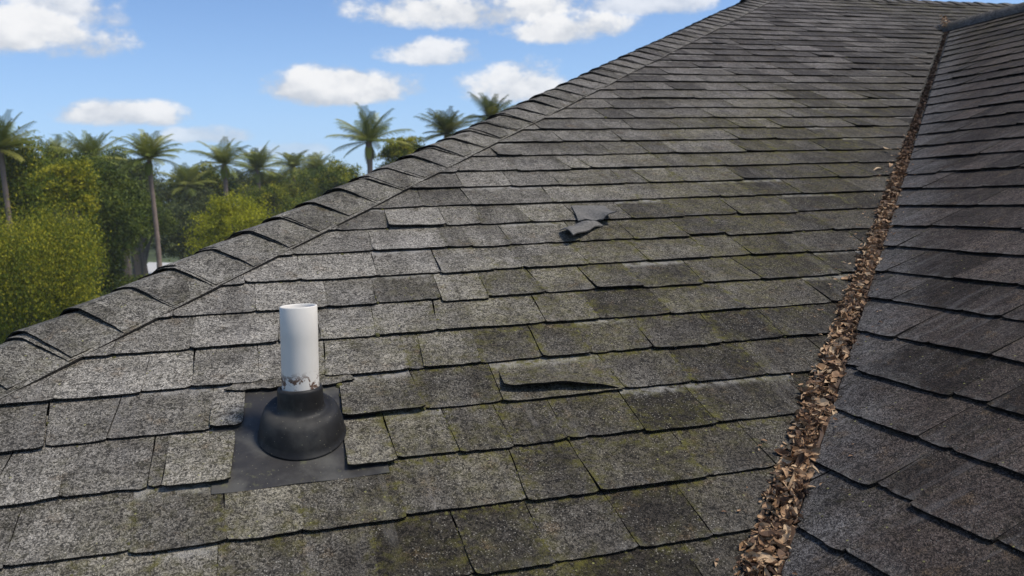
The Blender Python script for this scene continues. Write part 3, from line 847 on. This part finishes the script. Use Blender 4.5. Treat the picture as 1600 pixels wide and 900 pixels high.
# ------------------------------------------------------------------ vegetation
def leaf_mat(name, c0, c1, c2, trans=.25):
    mt, g, b = mat(name); tn = g.attr('tone')
    cr = g.new('ShaderNodeValToRGB'); g.put(cr.inputs[0], tn); e = cr.color_ramp.elements
    e[0].color = (*c0, 1); e[1].color = (*c2, 1); m_ = e.new(.5); m_.color = (*c1, 1)
    g.put(b.inputs['Base Color'], cr.outputs[0]); b.inputs['Roughness'].default_value = .6
    b.inputs['Specular IOR Level'].default_value = .2
    tr = g.new('ShaderNodeBsdfTranslucent'); g.put(tr.inputs[0], cr.outputs[0])
    mx = g.new('ShaderNodeMixShader'); mx.inputs[0].default_value = trans
    g.l.new(b.outputs[0], mx.inputs[1]); g.l.new(tr.outputs[0], mx.inputs[2])
    o = [n for n in g.n if n.type == 'OUTPUT_MATERIAL'][0]; g.l.new(mx.outputs[0], o.inputs[0])
    return mt
L_DARK = leaf_mat('dark_foliage', (.026, .046, .005), (.080, .112, .012), (.19, .21, .024))
L_MID = leaf_mat('mid_foliage', (.034, .062, .006), (.115, .150, .011), (.42, .37, .022))
L_YEL = leaf_mat('yellow_green_foliage', (.12, .15, .008), (.36, .36, .016), (.62, .57, .03), .45)
L_GREY = leaf_mat('grey_green_foliage', (.036, .052, .016), (.095, .118, .036), (.19, .20, .07))
L_PALM = leaf_mat('palm_frond', (.06, .09, .016), (.17, .20, .034), (.34, .32, .07), .2)
L_PALMY = leaf_mat('bright_palm_frond', (.04, .062, .010), (.10, .12, .018), (.22, .20, .04), .3)
M_BARK = simple('bark', (.10, .082, .066), .95, nscale=12, var=.5)
M_PBARK = simple('palm_bark', (.20, .145, .115), .95, nscale=9, var=.4)

def leaves_at(mb, cen, n_, spread, size, tone, droop=.3):
    """n_ random bent leaf faces round cen (vectorised)"""
    c = cen+rng.normal(0, 1, (n_, 3))*spread
    a_ = rng.normal(0, 1, (n_, 3)); a_[:, 2] -= droop; a_ /= np.linalg.norm(a_, axis=1)[:, None]
    b_ = np.cross(a_, rng.normal(0, 1, (n_, 3))); b_ /= np.linalg.norm(b_, axis=1)[:, None]
    L = size*rng.uniform(.6, 1.4, n_)[:, None]; W_ = L*.42
    V = np.stack([c-a_*L*.5, c+b_*W_*.5, c+a_*L*.5, c-b_*W_*.5], 1)
    tn = np.repeat(np.clip(tone+rng.normal(0, .10, n_), 0, 1), 4)
    mb.add(V.reshape(-1, 3), [(4*i, 4*i+1, 4*i+2, 4*i+3) for i in range(n_)], tone=tn)

def tree(name, label, cat, px, py, pw, ph, d, mtl, nclump=260, nleaf=34, size=.16, group=None, bias=0, topup=1.0, low=.0, willow=0.0):
    """px,py centre and pw,ph half sizes in photo pixels at distance d"""
    nclump = int(nclump*1.35); size *= .85
    cen = at(px, py, d); rx = pw*d/F*1.1; rz = ph*d/F*1.12; ry = rx*.8
    base = np.array([cen[0], cen[1], GROUND])
    root = empty(name, base, label, cat, group)
    mb = MB(); h = cen[2]-GROUND
    top_ = cen+np.array([rng.normal(0, .2), 0, rz*.3]); k = 9
    pts = np.array([base+(top_-base)*t+np.array([math.sin(t*4+px)*.08*rx, math.cos(t*3)*.06*rx, 0])*t for t in np.linspace(0, 1, k)])
    r0 = max(.09, .055*h)*1.0; mb.tube(pts, np.linspace(r0, r0*.25, k), 8)
    blobs = []
    nb = 20
    for i in range(nb):
        v = rng.normal(0, 1, 3); v /= np.linalg.norm(v); v[2] = v[2] if v[2] > -.85 else -v[2]
        f_ = rng.uniform(.40, .85)
        c_ = cen+v*np.array([rx, ry, rz])*f_*rng.uniform(.75, 1.2)
        blobs.append((c_, rng.uniform(.26, .46)))
        s0 = pts[rng.integers(3, k-1)]
        mid = (s0+c_)/2+np.array([0, 0, .1*rz])
        tt = np.linspace(0, 1, 6)[:, None]
        lp = (1-tt)**2*s0+2*tt*(1-tt)*mid+tt**2*c_
        mb.tube(lp, np.linspace(r0*.38, r0*.07, 6), 5)
    mb.build('trunk', M_BARK, root)
    mb = MB(); sp_ = max(.12, min(rx, rz)*.11)
    for i in range(nclump):
        c_, rr = blobs[rng.integers(nb)]
        v = rng.normal(0, 1, 3); v /= np.linalg.norm(v)
        f_ = rng.random()**.4
        q = c_+v*np.array([rx, ry, rz])*rr*f_*1.15
        if q[2] < GROUND+.2: q[2] = GROUND+.2+rng.random()*.5
        tone = .40+bias*.8+rng.normal(0, .27)
        n_ = nleaf
        if willow:
            leaves_at(mb, q, n_, np.array([sp_*.7, sp_*.7, sp_*1.5]), size, tone, droop=2.0)
        else:
            leaves_at(mb, q, n_, np.array([sp_, sp_, sp_*.7]), size, tone)
    mb.build('crown', mtl, root)
    return root

def palm(label, px, py, pr, d, mtl=L_PALM, nf=30, lean=0.0, group='palm trees along the skyline', dead=4, tr=.14):
    """crown centre px,py; crown radius pr in photo pixels"""
    nf = int(nf*rng.uniform(.8, 1.25)); sag = rng.uniform(.55, 1.35); dead += int(rng.integers(-2, 3))
    cen = at(px, py, d); R_ = pr*d/F*1.28
    base = np.array([cen[0]+lean, cen[1], GROUND])
    root = empty('palm_tree', base, label, 'palm tree', group)
    k = 26; tt = np.linspace(0, 1, k)
    pts = np.array([base+(cen-base)*t+np.array([math.sin(t*2.6+px)*.10, 0, 0])*(1-t)*t*4 for t in tt])
    rad = tr*(1.25-.45*tt)*(1+.05*np.cos(np.arange(k)*math.pi)); rad[-3:] *= 1.25
    mb = MB(); mb.tube(pts, rad, 10); mb.build('trunk', M_PBARK, root)
    mb = MB()
    for i in range(nf+dead):
        az = i*2.399963+rng.normal(0, .15)
        q = i/nf
        el = math.radians(84-92*q+rng.normal(0, 7)) if i < nf else math.radians(-60+rng.normal(0, 10))
        L = R_*rng.uniform(.85, 1.12)*(.80+.3*math.sin(min(q, 1)*math.pi))
        if i >= nf: L *= .6
        nseg = 12; pos = cen.copy(); e = el; P = [pos.copy()]
        for s_ in range(nseg):
            e -= math.radians((1.4+5.0*(s_/nseg))*sag)
            e = max(e, -1.45)
            pos = pos+np.array([math.cos(az)*math.cos(e), math.sin(az)*math.cos(e), math.sin(e)])*L/nseg; P.append(pos.copy())
        P = np.array(P); tone = np.clip(.5+rng.normal(0, .24)+(.3 if i >= nf else 0), 0, 1)
        mb.tube(P, np.linspace(.022, .006, nseg+1), 4, cap=False, tone=.8)
        side = np.array([-math.sin(az), math.cos(az), 0])
        V = []; Fc = []
        m_ = 44
        for s_ in range(2, m_):
            f_ = s_/m_; x_ = f_*nseg; i0 = min(int(x_), nseg-1); c_ = P[i0]+(P[i0+1]-P[i0])*(x_-i0)
            dr = P[i0+1]-P[i0]; dr /= np.linalg.norm(dr); upn = np.cross(dr, side); upn *= np.sign(upn[2]+1e-6)
            ll = L*.30*math.sin(min(1, .18+f_*.95)*math.pi*.92)**.6*rng.uniform(.8, 1.15)
            for sg in (-1, 1):
                dd = side*sg*.80+dr*.55+upn*(.16-.2*f_)+np.array([0, 0, -.16]); dd /= np.linalg.norm(dd)
                wv = dr*.022*(1-.3*f_)*(R_/1.6)
                tip = c_+dd*ll+np.array([0, 0, -ll*.22])
                md = c_+dd*ll*.55
                k0 = len(V); V += [c_-wv*.5, c_+wv*.5, md+wv*.6, md-wv*.6, tip]
                Fc += [(k0, k0+1, k0+2, k0+3), (k0+3, k0+2, k0+4)]
        mb.add(V, Fc, tone=np.clip(tone+rng.normal(0, .06, len(V)), 0, 1))
    mb.build('crown', mtl, root)
    return root

palm('big palm cut by the left frame edge, feathery fronds above the bushes', 0, 232, 50, 34, nf=30, tr=.11)
palm('palm with drooping fronds behind the left treetops, brown trunk top', 142, 248, 42, 50)
palm('tall palm with the longest bare grey trunk, above the pale path', 233, 248, 44, 37, tr=.105)
palm('palm whose trunk ends behind the yellow-green bush', 350, 257, 40, 50, tr=.14)
palm('slender palm right of the one behind the yellow bush', 402, 264, 34, 64)
palm('small hazy palm left of the pair on the low skyline', 458, 262, 32, 72)
palm('small hazy palm right of the pair on the low skyline', 495, 268, 30, 74)
palm('tall isolated palm standing clear against the sky above the hip', 576, 222, 50, 45, nf=32, tr=.17)
palm('bright palm half hidden by the hip, left of the highest one', 698, 210, 40, 42, L_PALMY)
palm('highest palm tip showing over the hip, rightmost of all', 768, 186, 38, 40, L_PALMY)
palm('low palm crown poking out left of the drooping palm', 84, 250, 34, 55)
palm('short palm in the gap between the two long trunks', 292, 292, 36, 62)
palm('short palm half sunk in the greenery right of the long trunk palms', 425, 300, 34, 66, L_PALMY)

tree('leafy_tree', 'big dark green tree filling the left middle ground', 'tree', 148, 345, 74, 92, 40, L_DARK, 900, 34, .17, 'broadleaf trees beyond the roof', .12)
tree('leafy_tree', 'dense tree at the left edge below the large palm', 'tree', 20, 325, 88, 92, 36, L_MID, 900, 34, .16, 'broadleaf trees beyond the roof', .08)
tree('drooping_tree', 'light green feathery tree nearest the roof at lower left', 'tree', 55, 425, 100, 98, 28, L_MID, 2000, 40, .08, 'broadleaf trees beyond the roof', .30, willow=1)
tree('yellow_bush', 'bright yellow-green bush rising behind the hip', 'bush', 368, 362, 72, 48, 46, L_YEL, 480, 34, .15, None, .05)
tree('leafy_tree', 'grey-green tree between the dark tree and the yellow bush', 'tree', 285, 368, 46, 36, 60, L_GREY, 420, 30, .2, 'broadleaf trees beyond the roof')
tree('leafy_tree', 'shadowy tree behind the long palm trunk', 'tree', 292, 325, 62, 40, 72, L_DARK, 420, 30, .24, 'broadleaf trees beyond the roof', .2)
tree('leafy_tree', 'mid green tree below the hazy pair of palms', 'tree', 455, 312, 66, 42, 68, L_MID, 480, 30, .22, 'broadleaf trees beyond the roof')
tree('leafy_tree', 'rounded tree just left of the isolated palm', 'tree', 528, 294, 48, 34, 64, L_MID, 420, 30, .2, 'broadleaf trees beyond the roof', .1)
tree('leafy_tree', 'fresh green tree between the isolated palm and the bright palm', 'tree', 632, 250, 42, 28, 48, L_MID, 380, 30, .16, 'broadleaf trees beyond the roof', .2)
tree('leafy_tree', 'tree beyond the drooping palm with a ragged top', 'tree', 108, 268, 52, 32, 56, L_MID, 380, 30, .18, 'broadleaf trees beyond the roof')
tree('leafy_tree', 'low shaded tree at the foot of the light green one, brownish below', 'tree', 165, 450, 50, 44, 41, L_DARK, 420, 30, .15, 'broadleaf trees beyond the roof', .15)
tree('leafy_tree', 'dim tree filling the gap left of the long palm trunk', 'tree', 205, 300, 52, 36, 70, L_GREY, 380, 30, .24, 'broadleaf trees beyond the roof')
tree('leafy_tree', 'pale far tree between the two yellow-bush palms', 'tree', 385, 298, 52, 36, 78, L_GREY, 380, 30, .26, 'broadleaf trees beyond the roof')

tree('leafy_tree', 'low yellow-tinged tree in front of the drooping palm trunk', 'tree', 100, 300, 46, 40, 33, L_MID, 420, 30, .12, 'broadleaf trees beyond the roof', .35)
tree('leafy_tree', 'dull green tree under the hazy small palm beside the skyline gap', 'tree', 480, 300, 44, 34, 80, L_GREY, 380, 30, .26, 'broadleaf trees beyond the roof')
tree('leafy_tree', 'round tree just right of the tall bare trunk', 'tree', 318, 292, 44, 34, 64, L_MID, 380, 30, .2, 'broadleaf trees beyond the roof')
tree('leafy_tree', 'tree right below the leftmost skyline palm tops', 'tree', 185, 272, 44, 30, 66, L_DARK, 380, 30, .2, 'broadleaf trees beyond the roof', .2)
for px_, py_, pw_, ph_, d_, m__, lb_ in (
    (30, 520, 90, 60, 30, L_MID, 'lowest bush at the left frame edge, under the feathery tree'),
    (130, 505, 62, 50, 36, L_DARK, 'dark bush meeting the hip at lower left'),
    (120, 400, 60, 60, 45, L_MID, 'tree showing between the feathery tree and the big dark tree'),
    (222, 345, 40, 42, 52, L_DARK, 'narrow dark tree beside the bare palm trunk'),
    (305, 350, 46, 44, 62, L_GREY, 'grey-green bush left of the yellow bush'),
    (420, 330, 50, 36, 60, L_MID, 'olive tree above the right end of the yellow bush')):
    tree('leafy_bush', lb_, 'bush', px_, py_, pw_, ph_, d_, m__, 420, 32, .15, 'bushes beyond the roof', .12)
# far wood as one mass
mb = MB()
for i in range(1500):
    px = rng.uniform(-500, 2100); d = rng.uniform(95, 150)
    q = at(px, 300, d); top_ = GROUND+5.0+2.2*mnoise.noise(Vector((px*.012, 0, 0)))+rng.normal(0, .6)
    for k in range(3):
        c_ = np.array([q[0], q[1], rng.uniform(GROUND+1, top_)])
        leaves_at(mb, c_, 22, np.array([1.2, 1.2, .9]), .65, .45+rng.normal(0, .2))
tag(mb.build('far_woods', L_GREY), 'distant low tree line closing the horizon behind the palms', 'woods', kind='stuff')
